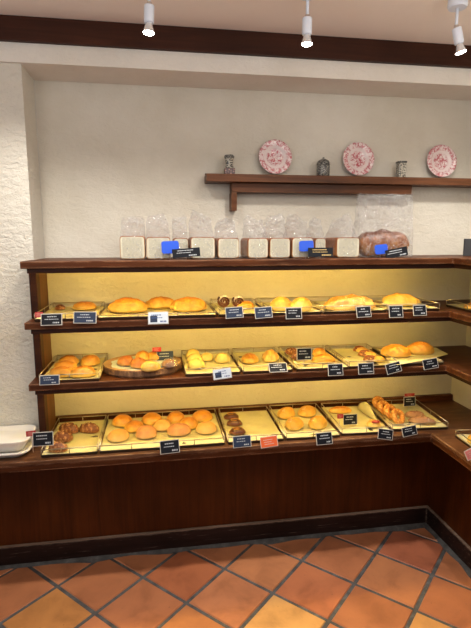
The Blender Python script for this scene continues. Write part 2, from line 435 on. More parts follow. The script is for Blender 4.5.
# ------------------------------------------------------------------ plate shelf
zt, zb_ = 1.862, 1.825
ws = thing('plate_shelf', 'narrow brown wooden shelf high on the back wall holding three red plates', 'wall shelf', (.9, YB, zb_))
def wpart(name, bm, bev=.003):
    o = link(name, bm, M['wall_shelf_wood'], ws, bevel=bev); o.location = (-.9, -YB, -zb_); return o
wpart('shelf_board', boxes((.240, XR-.002, 2.37, YB-.001, zb_, zt)))
wpart('support_rail', boxes((.368, 1.318, 2.405, YB-.001, 1.779, zb_)))
wpart('plate_rail', boxes((.24, XR-.002, 2.445, 2.460, zt, zt+.010)))
wpart('bracket', prism([(2.405, zb_-.046), (YB-.001, zb_-.046), (YB-.001, 1.69), (2.412, 1.69)], .366, .394), .002).data.transform(Matrix(((0, 0, 1, 0), (1, 0, 0, 0), (0, 1, 0, 0), (0, 0, 0, 1))))

def plate(px, ytop, label, seed):
    x = at_y(px, ytop+17, 2.458).x; r = .0855
    s = r/.0915
    bm = bmesh.new()
    lathe(bm, [(0, 0), (.045*s, 0), (.052*s, .004), (.062*s, .009), (.088*s, .014), (.0915*s, .0155), (.0915*s, .017), (.088*s, .017), (.062*s, .0125), (.052*s, .0075), (.045*s, .004), (0, .004)], 48)
    o = link('dinner_plate', bm, plate_mat('red_print_china', seed), smooth=True)
    # lean it on the wall: lowest rim point on the shelf
    th = .13
    o.rotation_euler = (PI/2-th, 0, 0)
    o.location = (x, 2.4535+math.sin(th)*r, zt+.0105+math.cos(th)*r)
    return tag(o, label, 'plate', 'red printed plates on the wall shelf')
plate(275, 139.5, 'red and white printed plate between the red-footed jar and the dark lidded jar', 1.3)
plate(358, 142.5, 'red and white printed plate between the dark lidded jar and the small square jar', 4.1)
plate(441, 144, 'red and white printed plate leaning right of the small square patterned jar', 8.6)

M['jar_grey'] = print_mat('grey_patterned_glaze', (.035, .035, .034), (.27, .26, .23), 130, .5)
M['jar_cream'] = print_mat('black_print_on_cream', (.42, .39, .32), (.025, .024, .024), 110, .5)
M['jar_red'] = print_mat('dark_red_print', (.055, .02, .018), (.35, .18, .14), 120, .55)
j = thing('patterned_jar', 'small patterned jar on a dark red base at the left end of the wall shelf', 'jar', (at_y(229.5, 170, 2.41).x, 2.415, zt+.0005), group='small jars on the wall shelf')
link('base_box', boxes((-.025, .025, -.024, .024, 0, .030)), M['jar_red'], j, bevel=.003)
bm = bmesh.new(); lathe(bm, [(0, .030), (.021, .030), (.019, .045), (.020, .068), (.023, .078), (0, .078)], 8); link('jar_body', bm, M['jar_cream'], j)
bm = bmesh.new(); lathe(bm, [(0, .078), (.024, .078), (.026, .086), (.022, .093), (0, .093)], 8); link('lid', bm, M['jar_grey'], j)
j = thing('lidded_jar', 'small dark grey jar with a domed lid between the left and middle plates', 'jar', (at_y(323.5, 170, 2.41).x, 2.415, zt+.0005), group='small jars on the wall shelf')
bm = bmesh.new(); lathe(bm, [(0, 0), (.030, 0), (.033, .01), (.033, .05), (.031, .056), (0, .056)], 20); link('jar_body', bm, M['jar_grey'], j, True)
bm = bmesh.new(); lathe(bm, [(.034, .056), (.033, .066), (.026, .078), (.012, .085), (.004, .087), (.006, .092), (0, .095)], 20); link('lid', bm, M['jar_grey'], j, True)
j = thing('square_jar', 'small square cream jar with black print right of the middle plate', 'jar', (at_y(401.5, 170, 2.41).x, 2.415, zt+.0005), group='small jars on the wall shelf')
link('jar_body', boxes((-.020, .020, -.020, .020, 0, .074)), M['jar_cream'], j, bevel=.004)
link('lid', boxes((-.022, .022, -.022, .022, .074, .084)), M['jar_grey'], j, bevel=.003)

# ------------------------------------------------------------------ spot lights
def spot(x, label, ztop, tilt=0, canopy=True):
    t = thing('ceiling_spotlight', label, 'spotlight', (x, 1.8, ZC), group='white ceiling spotlights')
    bm = bmesh.new(); lathe(bm, [(0, 0), (.034, 0), (.036, -.040), (.032, -.047), (0, -.047)], 24); link('canopy', bm, M['lamp_white'], t)
    L = ztop-ZC
    bm = bmesh.new(); tube(bm, [(0, 0, -.046), (0, 0, L)], .0055, 10); link('stem', bm, M['lamp_white'], t, True)
    bm = bmesh.new(); lathe(bm, [(0, L+.004), (.009, L+.004), (.009, L-.008), (0, L-.008)], 12); link('joint', bm, M['chrome'], t)
    bm = bmesh.new(); lathe(bm, [(0, -.006), (.016, -.006), (.0175, -.008), (.0175, -.058), (.016, -.062), (0, -.062)], 20)
    s = link('socket', bm, M['lamp_white'], t, True, loc=(0, 0, L), rot=(0, tilt, 0))
    bm = bmesh.new(); lathe(bm, [(.011, -.062), (.012, -.066), (.0185, -.088), (.0195, -.092)], 24)
    bl = link('bulb', bm, M['bulb_glass'], s, True)
    bm = bmesh.new(); lathe(bm, [(.0195, -.092), (.016, -.096), (0, -.098)], 24)
    link('bulb_face', bm, M['bulb_face'], s, True)
    la = bpy.data.lights.new('spot_lamp', 'SPOT'); la.energy = SPOT_W; la.color = (1, .95, .87)
    la.spot_size = math.radians(125); la.spot_blend = 1; la.shadow_soft_size = .04
    lo = bpy.data.objects.new('spot_lamp', la); COL.objects.link(lo); lo.parent = s; lo.location = (0, 0, -.112)
    lo.rotation_euler = (.15, 0, 0)
SPOT_W = 33
spot(-.006, 'white ceiling spotlight at left, hanging in front of the dark beam', 2.340, .05)
spot(.550, 'white ceiling spotlight in the middle, on a long bare stem', 2.336)
spot(1.131, 'white ceiling spotlight at right with its round ceiling mount showing, bulb tilted', 2.338, -.28)
for x in (-.565, 1.69):      # the row goes on outside the picture
    la = bpy.data.lights.new('spot_lamp', 'SPOT'); la.energy = SPOT_W*.8; la.color = (1, .95, .87)
    la.spot_size = math.radians(125); la.spot_blend = 1; la.shadow_soft_size = .04
    lo = bpy.data.objects.new('spot_lamp', la); COL.objects.link(lo); lo.location = (x, 1.8, 2.24); lo.rotation_euler = (.15, 0, 0)
# unseen fill lamps, added to brighten the ceiling and header
for x, y in ((-.9, .5), (.4, .5), (1.2, .7)):
    la = bpy.data.lights.new('fill_lamp', 'POINT'); la.energy = 15; la.color = (1, .95, .90); la.shadow_soft_size = .30
    lo = bpy.data.objects.new('fill_lamp', la); COL.objects.link(lo); lo.location = (x, y, 2.10)

# ------------------------------------------------------------------ trays
TRAYS = []
def tray(cx, yf, z, w, d, rot, label, group, paper=1, rail=.036, legs=0, peak=None):
    """wire-railed metal baking tray lined with paper; origin front middle on the shelf"""
    t = thing('baking_tray', label, 'tray', (cx, yf, z+.0005), rot, group)
    h = .011
    TRAYS.append((cx, yf, z, w, d, rot))
    bm = bmesh.new()
    o = [(-w/2, 0), (w/2, 0), (w/2, d), (-w/2, d)]; i_ = [(-w/2+.008, .008), (w/2-.008, .008), (w/2-.008, d-.008), (-w/2+.008, d-.008)]
    b_ = [(-w/2+.004, .004), (w/2-.004, .004), (w/2-.004, d-.004), (-w/2+.004, d-.004)]
    R = [[bm.verts.new((x, y, zz)) for x, y in P] for P, zz in ((b_, 0), (o, h), (i_, h-.001), (i_, .003))]
    bm.faces.new(R[0]); bm.faces.new(R[3])
    for A, B in zip(R, R[1:]):
        for k in range(4): bm.faces.new((A[k], A[(k+1) % 4], B[(k+1) % 4], B[k]))
    link('pan', bm, M['pan'], t)
    # paper liner, gently uneven
    bm = bmesh.new(); nx, ny = 12, 10; g = []
    pk = peak or (0, 0)
    for a in range(nx+1):
        col = []
        for b2 in range(ny+1):
            u, v = a/nx, b2/ny
            x = -w/2+.003+u*(w-.006); y = .003+v*(d-.006)
            e = min(u, 1-u, v, 1-v)
            zz = .0035 + (.009 if e < .01 else 0) + .0012*noise.noise((x*14, y*14, cx*9))
            col.append(bm.verts.new((x, y, zz)))
        g.append(col)
    for a in range(nx):
        for b2 in range(ny): bm.faces.new((g[a][b2], g[a+1][b2], g[a+1][b2+1], g[a][b2+1]))
    link('paper_liner', bm, M['paper'], t, True)
    bm = bmesh.new()
    c = [(-w/2+.002, .002), (w/2-.002, .002), (w/2-.002, d-.002), (-w/2+.002, d-.002)]
    for zz, r in ((rail, .0023), (h+.002, .0014)):
        tube(bm, [(x, y, zz) for x, y in [c[0], c[1]]], r, 6); tube(bm, [(x, y, zz) for x, y in [c[1], c[2]]], r, 6)
        tube(bm, [(x, y, zz) for x, y in [c[2], c[3]]], r, 6); tube(bm, [(x, y, zz) for x, y in [c[3], c[0]]], r, 6)
    posts = list(c)
    k = max(1, round(w/.15))
    for q in range(1, k): posts.append((-w/2+w*q/k, .002)); posts.append((-w/2+w*q/k, d-.002))
    posts += [(-w/2+.002, d/2), (w/2-.002, d/2)]
    for x, y in posts: tube(bm, [(x, y, h-.001), (x, y, rail)], .0018, 6)
    link('wire_rail', bm, M['wire'], t, True)
    return t
G1, G2, G3 = 'wire-railed trays along the counter', 'wire-railed trays on the upper tray shelf', 'wire-railed trays on the lower tray shelf'
Y1, Y2, Y3 = 2.056, 2.092, 2.088
D1, D2, D3 = .385, .375, .375
CTZ = CT
tray(-.399, Y1, CTZ, .236, D1, 0, 'wire-railed tray of dark seeded rolls at the left end of the counter', G1)
tray(0.002, Y1, CTZ, .554, D1, 0, 'wide wire-railed tray of eleven round buns on the counter', G1)
tray(.424, Y1, CTZ, .262, D1, -.01, 'half-empty wire-railed tray with three dark pastries on the counter', G1)
tray(.696, Y1, CTZ, .262, D1, -.02, 'wire-railed tray of four flour-topped buns on the counter', G1)
tray(.962, Y1+.006, CTZ, .245, D1-.02, -.06, 'wire-railed tray with folded paper, one long bread and a yellow pastry', G1)
tray(1.243, Y1+.014, CTZ, .285, D1-.035, -.07, 'wire-railed tray of donuts and sugared twists nearest the corner of the counter', G1)
tray(1.49, 1.60, CTZ, .30, .36, -.05, 'wire-railed tray on the right arm of the counter, cut by the photo edge', G1)
tray(-.388, Y3, S3, .250, D3, 0, 'wire-railed tray of folded rolls at the left end of the lower tray shelf', G3)
tray(.232, Y3, S3, .25, D3, 0, 'wire-railed tray of pale yellow buns right of the round log board', G3)
tray(.485, Y3, S3, .232, D3, -.01, 'wire-railed tray of two golden pastries on the lower tray shelf', G3)
tray(.744, Y3, S3, .25, D3, -.02, 'wire-railed tray of dark and orange breads on the lower tray shelf', G3)
tray(.994, Y3+.004, S3, .235, D3-.01, -.03, 'wire-railed tray of sausage pastries on the lower tray shelf', G3)
tray(1.245, Y3+.010, S3, .225, D3-.03, -.06, 'wire-railed tray under the big golden folded bread near the shelf corner', G3, rail=.018)
tray(-.392, Y2, S2, .250, D2, 0, 'wire-railed tray with one flat yellow bread at the upper shelf left end', G2, rail=.034)
tray(-.006, Y2, S2, .508, D2, 0, 'wide wire-railed tray of three golden loaves on the upper tray shelf', G2, rail=.022)
tray(.372, Y2, S2, .225, D2, 0, 'wire-railed tray of chocolate spiral rolls on the upper tray shelf', G2)
tray(.616, Y2, S2, .240, D2, -.01, 'wire-railed tray of two pointed yellow breads on the upper tray shelf', G2)
tray(.898, Y2+.002, S2, .306, D2, -.02, 'wire-railed tray under the long floured loaf', G2)
tray(1.192, Y2+.008, S2, .262, D2-.02, -.04, 'wire-railed tray under the golden loaf near the corner of the upper tray shelf', G2)
tray(1.552, 1.86, S2, .26, .36, -.04, 'wire-railed tray on the right arm of the upper tray shelf', G2)

# ------------------------------------------------------------------ breads
def dome(L, W, H, fn=None, nu=30, nv=14, sq=2.0, low=.22):
    """flat-bottomed baked shape, L along x, W along y; fn(x,y,z unit coords)->radial factor"""
    bm = bmesh.new(); rings = []
    for i in range(nv+1):
        b = -PI/2 + PI*i/nv
        ring = []
        for k in range(nu):
            a = 2*PI*k/nu
            cb = math.cos(b)
            ca, sa = math.cos(a), math.sin(a)
            ex = 2/sq
            x = math.copysign(abs(ca)**ex, ca)*cb; y = math.copysign(abs(sa)**ex, sa)*cb; z = math.sin(b)
            f = fn(x, y, z) if fn else 1
            zz = z*(1-low) if z > 0 else max(z, -.75)*low/.75
            # tuck the underside in
            tuck = 1 if z > -.75 else .92
            ring.append(Vector((x*f*L/2*tuck, y*f*W/2*tuck, (zz*(f if z > 0 else 1)+low)*H)))
        rings.append(ring)
    vr = [[bm.verts.new(p) for p in ring] for ring in rings[1:-1]]
    top = bm.verts.new(sum(rings[-1], Vector())/nu); bot = bm.verts.new((0, 0, 0))
    for A, B in zip(vr, vr[1:]):
        for k in range(nu): bm.faces.new((A[k], A[(k+1) % nu], B[(k+1) % nu], B[k]))
    for k in range(nu):
        bm.faces.new((vr[-1][k], vr[-1][(k+1) % nu], top)); bm.faces.new((vr[0][(k+1) % nu], vr[0][k], bot))
    return bm
def rough(amp, sc, seed): return lambda x, y, z: 1+amp*noise.noise((x*sc+seed, y*sc, z*sc+seed))
def combo(*fs):
    def f(x, y, z):
        r = 1
        for g in fs: r *= g(x, y, z)
        return r
    return f
def ridges(n, amp, slope=.6):      # diagonal scoring cuts across the crown
    def f(x, y, z):
        if z < 0: return 1
        s = math.sin((x+slope*y)*PI*n/2)
        return 1-amp*max(0, 1-abs(s)*3.2)*min(1, z*2)
    return f
def seam(amp):                     # one lengthwise split
    return lambda x, y, z: 1-amp*max(0, 1-abs(y+.1*x)*6)*max(0, z)
def bumps(n, amp): return lambda x, y, z: 1+amp*abs(math.sin(x*PI*n*.5))*(.4+.6*max(0, z))-amp*.5
def taper(k): return lambda x, y, z: 1-k*(x*.5+.5)*abs(y)
def spotpx(x0, x1, ybot, z, depth=0):
    """place on the surface at height z whose near edge shows at pixel row ybot"""
    p = at_z((x0+x1)/2, ybot, z); d = Vector((p.x, p.y, 0)).normalized()
    c = p + d*depth/2
    return c, (x1-x0)*p.y/F_PX*math.cos(math.atan2(p.x, p.y)-YAW)
def bread(name, label, cat, group, px, z, mat, W=None, H=.05, L=None, rot=0, fn=None, sq=2.0, low=.22, nu=30, nv=14):
    x0, x1, yb = px
    wid = spotpx(x0, x1, yb, z)[1]
    L = L or wid; W = W or wid*.95
    dep = W if abs(math.sin(rot)) < .6 else max(W, L*abs(math.sin(rot)))
    c, _ = spotpx(x0, x1, yb, z, dep)
    c.z = z
    for tx, ty, tz, tw, td, tr in TRAYS:          # keep it inside the rails of its tray
        v = Matrix.Rotation(-tr, 3, 'Z') @ (c-Vector((tx, ty, z)))
        if 0 < z-tz < .012 and abs(v.x) < tw/2+.02 and -.03 < v.y < td+.06:
            f = 1.09; a = abs(rot-tr); m = .016
            if L*math.cos(a)*f > tw-2*m: L = (tw-2*m)/math.cos(a)/f
            ex = f*math.hypot(L/2*math.cos(a), W/2*math.sin(a)); ey = f*math.hypot(L/2*math.sin(a), W/2*math.cos(a))
            v.x = max(-tw/2+m+ex, min(tw/2-m-ex, v.x)); v.y = max(m+ey, min(td-m-ey, v.y))
            c = Vector((tx, ty, z)) + Matrix.Rotation(tr, 3, 'Z') @ v
            break
    o = link(name, dome(L, W, H, fn, nu, nv, sq, low), mat, smooth=True, loc=c, rot=(0, 0, rot))
    return tag(o, label, cat, group)
TZ = .0062
z1 = CT+TZ
g = 'round buns on the wide counter tray'
BUN = [((112, 134, 427.5), 'orange', .052, 'orange round bun at the back left corner of the wide bun tray'),
       ((141, 163, 426.5), 'orange', .052, 'orange round bun second from the left in the back row of the bun tray'),
       ((166, 186, 424.5), 'orange', .052, 'orange round bun third from the left in the back row of the bun tray'),
       ((193, 215, 421.5), 'orange', .053, 'orange round bun at the back right corner of the wide bun tray'),
       ((124, 145, 434), 'golden', .047, 'golden bun in the middle row, left one, behind the pale front-left bun'),
       ((153, 173, 432.5), 'palebun', .045, 'pale golden bun in the middle row, centre one, of the bun tray'),
       ((179, 199, 431), 'golden', .052, 'golden bun in the middle row, right one, of the wide bun tray'),
       ((105, 128, 443.5), 'palebun', .045, 'pale bun at the front left corner of the wide bun tray'),
       ((135, 158, 440.5), 'blush', .052, 'pinkish brown bun second from the left in the front row'),
       ((166, 192, 437.5), 'blush', .050, 'large pinkish bun directly behind the price card of the bun tray'),
       ((197, 219, 435.5), 'palebun', .050, 'pale golden bun at the front right corner of the wide bun tray')]
for i, (px, mt, H, lab) in enumerate(BUN):
    bread('round_bun', lab, 'bun', g, px, z1, M[mt], H=H, W=.096, fn=rough(.05, 1.3, i*3.1), sq=2.2)
g = 'seeded rolls at the left end of the counter'
def roll(px, label, L, W, rot, H=.042, seed=0):
    return bread('seeded_roll', label, 'roll', g, px, z1, M['seeded'], W=W, L=L, H=H*1.12, rot=rot, nu=44, nv=16,
                 fn=combo(bumps(7, .10), rough(.16, 5, seed)), sq=2.3)
roll((53, 77, 434.5), 'dark seeded long roll at the back left of its tray', .104, .052, -.35, seed=1)
roll((79, 102, 434), 'dark seeded long roll alone at the back right of its tray', .102, .050, -.3, seed=5)
roll((53, 72, 443.5), 'brown seeded roll in the middle left of its tray, behind the black card', .090, .060, -.3, .044, seed=9)
roll((47, 67, 455), 'brown seeded roll at the front left of its tray, under the wire rail', .088, .048, -.3, .038, seed=13)

g = 'dark glazed pastries on the counter'
for i, (px, lab) in enumerate((((223, 239, 420.5), 'dark glazed oval pastry at the back of the row of three'), ((226, 243, 427), 'dark glazed oval pastry in the middle of the row of three'), ((228, 246, 436), 'dark glazed oval pastry nearest the front of the row of three'))):
    o = bread('glazed_pastry', lab, 'pastry', g, px, z1, M['choco'], W=.056, H=.030, fn=rough(.08, 2, i*7), sq=2.2)
    bm = bmesh.new(); L = .08
    pts = [(math.cos(t)*L*.30*(1-t/14), math.sin(t)*.017*(1-t/14), .0285-.002*abs(math.cos(t))-.0015) for t in [k*.4 for k in range(26)]]
    tube(bm, pts, .003, 6); link('swirl_filling', bm, M['golden'], o, True)

g = 'flour-topped buns on the counter'
for i, (px, H, lab, rt_) in enumerate((((273, 296, 420.5), .056, 'flour-topped bun at the back left of the four', .4), ((296, 319, 418.5), .055, 'flour-topped bun at the back right of the four', .3),
                              ((282, 307, 432), .058, 'flour-topped bun at the front left of the four', .2), ((305, 333, 431), .060, 'flour-topped bun at the front right of the four', .1))):
    bread('floured_bun', lab, 'bun', g, px, z1, M['flourbun'], H=H, W=.094, L=.098 if i > 1 else None, rot=rt_, fn=combo(rough(.06, 1.5, i*5), taper(.35), seam(.10)), sq=2.0)
bread('long_roll', 'long golden bread at the back left of the folded paper tray', 'bread', None, (322, 349, 414.5), z1, M['golden'], W=.05, L=.128, H=.036, rot=-.08, fn=combo(bumps(4, .08), rough(.08, 3, 2)))
o = bread('topped_pastry', 'round yellow pastry with red topping behind a tilted price card', 'pastry', None, (366, 383, 429), z1, M['cheese'], W=.066, H=.034, fn=rough(.07, 2, 3))
link('red_topping', dome(.045, .026, .012, rough(.2, 4, 1)), M['jam'], o, True, loc=(.004, -.014, .026))

# folded paper standing up at the back right of that tray
bm = bmesh.new(); ny = 10
a = Vector((1.092, 2.400, CT+.010)); b = Vector((1.079, 2.175, CT+.010))
rows = []
for i in range(ny+1):
    t = i/ny; p = a.lerp(b, t); hgt = .052*math.sin(PI*min(1, t*1.05+.12))**.8*(1-.75*t)+.004
    rows.append([bm.verts.new((p.x-.036*(1-t*.8), p.y, CT+.0105)), bm.verts.new((p.x-.02*(1-t), p.y+.006, CT+.014+hgt*.7)), bm.verts.new((p.x+.004, p.y+.008, CT+.012+hgt))])
for A, B in zip(rows, rows[1:]):
    for k in range(2): bm.faces.new((A[k], A[k+1], B[k+1], B[k]))
o = link('folded_paper', bm, M['paper'], smooth=True)
md = o.modifiers.new('thick', 'SOLIDIFY'); md.thickness = .0008
tag(o, 'sheet of cream baking paper folded up between the long bread and the donuts', 'paper')

def torus(R, r, H, seed, nu=30, nv=14):
    bm = bmesh.new(); V = []
    for i in range(nu):
        a = 2*PI*i/nu; ring = []
        for k in range(nv):
            b = 2*PI*k/nv; rr = r*(1+.06*noise.noise((math.cos(a)*2+seed, math.sin(a)*2, b)))
            ring.append(bm.verts.new(((R+rr*math.cos(b))*math.cos(a), (R+rr*math.cos(b))*math.sin(a), H/2+H/2*math.sin(b))))
        V.append(ring)
    for i in range(nu):
        for k in range(nv): bm.faces.new((V[i][k], V[(i+1) % nu][k], V[(i+1) % nu][(k+1) % nv], V[i][(k+1) % nv]))
    return bm
g = 'sugared donuts in a leaning row'
DN = [((370, 386, 411.5), 'sugared ring donut at the back of the leaning row', .012), ((375, 391, 416), 'sugared ring donut second from the back of the leaning row', .012), ((381, 398, 420.5), 'sugared ring donut second from the front of the leaning row', .012), ((387, 407, 425.5), 'sugared ring donut at the front of the leaning row, hole showing', .012)]
for i, (px, lab, lift) in enumerate(DN):
    c, w = spotpx(*px, z1, .05)
    o = link('ring_donut', torus(.0265, .0150, .028, i*4), M['donut'], smooth=True)
    tl = math.radians(56)
    o.rotation_euler = (tl, 0, .35)
    Rm = o.rotation_euler.to_matrix()
    o.location = (c.x, c.y+.012, z1+.0005-min((Rm @ v.co).z for v in o.data.vertices))
    tag(o, lab, 'donut', g)
g = 'sugared twist pastries by the donuts'
for i, (px, lab) in enumerate((((403, 427, 419), 'sugared twist pastry behind the other twist, beside the donuts'), ((406, 438, 425), 'sugared twist pastry lying in front at the right end of the counter row'))):
    bread('sugared_twist', lab, 'pastry', g, px, z1, M['twist'], W=.040, L=.135 if i else .105, H=.036, rot=-.42, fn=combo(bumps(7, .15), rough(.10, 3, i)), nu=56, sq=2.1)
bread('round_roll', 'golden bread on the right arm tray, cut by the photo edge', 'bread', None, (465, 487, 447), z1, M['golden'], W=.09, H=.04, fn=rough(.06, 2, 1))

# ---- lower tray shelf
z3 = S3+TZ
g = 'folded rolls at the left of the lower tray shelf'
for i, (px, lab, L, W, r) in enumerate((((51, 73, 366), 'golden folded roll at the back of the three overlapping ones', .10, .055, -.15), ((47, 71, 372), 'golden folded roll in the middle of the three overlapping ones', .112, .055, -.2), ((42, 67, 378.5), 'golden folded roll at the front of the three overlapping ones', .115, .060, -.2))):
    bread('folded_roll', lab, 'roll', g, px, z3, M['golden'], W=W, L=L, H=.046, rot=r, fn=combo(seam(.16), rough(.08, 2, i*3)), sq=2.2)
bread('folded_roll', 'round golden roll at the back right of the left end tray', 'roll', g, (80, 101, 367), z3, M['golden'], W=.085, H=.050, fn=combo(seam(.14), rough(.05, 2, 11)))
bread('folded_roll', 'oval golden roll at the front right of the left end tray', 'roll', g, (70, 98, 378.5), z3, M['golden'], W=.075, H=.048, fn=combo(seam(.14), rough(.05, 2, 15)))

# round log board
cL, cR = at_z(103, 370, S3), at_z(182, 366, S3)
lc = ((cL+cR)/2); lb = thing('log_board', 'round slice of log with bark used as a bread board', 'board', (lc.x, 2.266, S3+.0005))
rx = (cR.x-cL.x)/2; ry = .168
n = 48; bm = bmesh.new(); rings = []
for zz, s, br in ((0, .97, 1), (.010, 1.0, 1), (.030, .985, 1), (.034, .97, .3)):
    ring = []
    for k in range(n):
        a = 2*PI*k/n; q = s*(1+.018*noise.noise((math.cos(a)*3, math.sin(a)*3, zz*60))*br)
        ring.append(bm.verts.new((rx*q*math.cos(a), ry*q*math.sin(a), zz)))
    rings.append(ring)
for A, B in zip(rings, rings[1:]):
    for k in range(n): bm.faces.new((A[k], A[(k+1) % n], B[(k+1) % n], B[k]))
bm.faces.new(rings[0])
inner = [bm.verts.new((rx*.90*math.cos(2*PI*k/n), ry*.90*math.sin(2*PI*k/n), .030)) for k in range(n)]
for k in range(n): f = bm.faces.new((rings[-1][k], rings[-1][(k+1) % n], inner[(k+1) % n], inner[k])); f.material_index = 1
bm.faces.new(inner).material_index = 1
link('log_slice', bm, [M['bark'], M['cutwood']], lb)
bm = prism([(.80*rx*math.cos(2*PI*k/24)*(1+.06*(k % 3-1)), .80*ry*math.sin(2*PI*k/24)*(1+.05*(k % 2))) for k in range(24)], .0302, .0312)
link('paper_round', bm, plain('pale_blue_paper', (.50, .55, .52), .6), lb)
zl = S3+.0322
g = 'browned buns on the log board'
for i, (px, lab, mt, H) in enumerate((((117, 135, 367), 'dark golden bun at the left on the log board', 'browned', .044), ((135, 151, 361.5), 'golden bun at the back middle of the log board', 'golden', .044), ((147, 162, 361), 'golden bun at the back right of the log board beside the black sign', 'orange', .040),
                             ((130, 148, 369.5), 'golden bun in the middle of the log board', 'browned', .046), ((140, 161, 372.5), 'speckled golden bun at the front of the log board', 'flourbun', .044))):
    bread('browned_bun', lab, 'bun', g, px, zl, M[mt], W=.074, H=H, fn=rough(.07, 1.6, i*6+1))
o = bread('wrapped_bun', 'greyish plastic-wrapped bun at the right of the log board', 'bun', None, (162, 177, 368.5), zl, M['twist'], W=.06, H=.035, fn=rough(.1, 3, 8))
bm = dome(.078, .068, .042, rough(.16, 5, 4), 16, 8); w_ = link('wrapping_film', bm, M['bag'], o)

g = 'pale yellow buns right of the log board'
for i, (px, lab) in enumerate((((184, 199, 358.5), 'pale yellow bun at the back of the left column of three'), ((184, 200, 364.5), 'pale yellow bun in the middle of the left column of three'), ((184.5, 202, 370), 'pale yellow bun at the front of the left column of three'),
                               ((199.5, 214, 362), 'pale yellow bun in the centre of its tray, standing apart'), ((214.5, 230, 364), 'pale yellow bun at the right of its tray'))):
    bread('yellow_bun', lab, 'bun', g, px, z3, M['yellow'], W=.062, H=.048 if i != 3 else .04, fn=rough(.04, 1.4, i*2), sq=2.3)
g = 'golden pastries on the lower tray shelf'
for i, (px, L, lab) in enumerate((((238, 259, 365), .084, 'flat golden pastry at the left of the pair'), ((261.5, 282, 363.5), .084, 'taller golden pastry at the right of the pair, beside the grey card'))):
    bread('golden_pastry', lab, 'pastry', g, px, z3, M['golden'] if i == 0 else M['cheese'], W=.10, L=L, H=.044+.014*i, rot=-.35, fn=combo(ridges(3, .2), rough(.14, 2.5, i*5)), nu=36)
def croissant(px, label, rot):
    c, w = spotpx(*px, z3, .05); c.z = z3
    bm = bmesh.new(); n = 22
    pts = [((t-.5)*.088, .020*math.cos((t-.5)*PI)-.012, .0225) for t in [k/n for k in range(n+1)]]
    tube(bm, pts, lambda t: (.005+.016*math.sin(PI*t)**.8)*(1-.16*(abs(math.sin(t*PI*5)) < .3)), 12)
    return tag(link('croissant', bm, M['seeded'], smooth=True, loc=c, rot=(0, 0, rot)), label, 'croissant', 'croissants behind the black sign')
croissant((284, 299, 357), 'dark brown croissant left of the black sign on the lower tray shelf', .3)
croissant((291, 306, 362), 'dark brown croissant under the black sign on the lower tray shelf', .1)
g = 'orange breads in the croissant tray'
bread('orange_bread', 'small orange bread at the back beside the black sign', 'bread', g, (311, 327, 357), z3, M['orange'], W=.06, H=.042, fn=rough(.08, 2, 1))
bread('orange_bread', 'long orange bread in front of the small orange one', 'bread', g, (314, 341, 364), z3, M['orange'], W=.064, H=.044, rot=-.1, fn=combo(seam(.1), rough(.08, 2, 4)))
g = 'sausage pastries on the lower tray shelf'
for i, (px, lab) in enumerate((((354, 365, 352.5), 'sausage pastry at the back of the diagonal row'), ((358, 371, 357), 'sausage pastry in the middle of the diagonal row'), ((363, 377, 362.5), 'sausage pastry at the front of the diagonal row'))):
    o = bread('sausage_pastry', lab, 'pastry', g, px, z3, M['seeded'], W=.05, L=.070, H=.026, rot=-.4, fn=rough(.05, 3, i))
    link('sausage', dome(.056, .022, .016, rough(.05, 2, i)), M['sausage'], o, True, loc=(0, 0, .016))
g = 'cheese pastries beside the sausage pastries'
for i, (px, lab) in enumerate((((367, 378, 353), 'pale cheese pastry at the back, right of the sausage pastries'), ((376, 387, 357), 'pale cheese pastry in the middle, right of the sausage pastries'), ((381, 393, 362.5), 'pale cheese pastry at the front, right of the sausage pastries'))):
    bread('cheese_pastry', lab, 'pastry', g, px, z3, M['cheese'], W=.055, L=.066, H=.028, rot=-.5, fn=rough(.22, 3, i*3+1))
# paper sheet that spreads past the tray, and the two folded breads on it
pc = [at_z(388, 363, S3+.013), at_z(397, 366.5, S3+.013), at_z(428, 361, S3+.013), at_z(448, 355.5, S3+.013), at_z(436, 349, S3+.013), at_z(404, 345, S3+.013), at_z(380, 350, S3+.013)]
bm = prism([(p.x, min(p.y, 2.46)) for p in pc], S3+.0200, S3+.0206)
o = link('paper_sheet', bm, M['paper']); tag(o, 'large pointed sheet of cream paper under the big golden bread', 'paper')
zp = S3+.0210
g = 'big folded breads near the shelf corner'
bread('folded_loaf', 'big golden folded bread at the left on the large paper sheet', 'bread', g, (379, 412, 358.5), zp, M['orange'], W=.095, L=.150, H=.062, rot=-.3, fn=combo(ridges(3, .20, .9), rough(.06, 2, 2)), nu=40, nv=18)
bread('folded_loaf', 'big golden folded bread at the right, nearest the shelf corner', 'bread', g, (404, 436, 356), zp, M['orange'], W=.098, L=.140, H=.066, rot=-.35, fn=combo(ridges(3, .20, .9), rough(.06, 2, 6), taper(.3)), nu=40, nv=18)

# ---- upper tray shelf
z2 = S2+TZ
bread('flat_bread', 'flat yellow bread in the tray at the upper shelf left end', 'bread', None, (74, 97, 310), z2, M['golden'], W=.085, L=.115, H=.040, fn=combo(ridges(3, .12), rough(.05, 2, 1)))
bread('crumb_roll', 'small dark crusty roll at the left of the upper left tray', 'roll', None, (51, 61, 309), z2, M['seeded'], W=.05, H=.025, fn=rough(.2, 4, 3))
g = 'golden loaves on the wide upper tray'
bread('scored_loaf', 'large scored golden loaf at the left of the wide upper tray', 'loaf', g, (106, 147, 314), z2, M['golden'], W=.12, H=.068, rot=-.05, fn=combo(ridges(5, .26, .9), rough(.12, 3.5, 1)), nu=48, nv=20, sq=2.2)
bread('scored_loaf', 'smaller golden loaf set back in the middle of the wide upper tray', 'loaf', g, (145, 177, 309.5), z2, M['golden'], W=.09, H=.058, rot=-.05, fn=combo(ridges(4, .2, .9), rough(.12, 3.5, 7)), nu=48, nv=20)
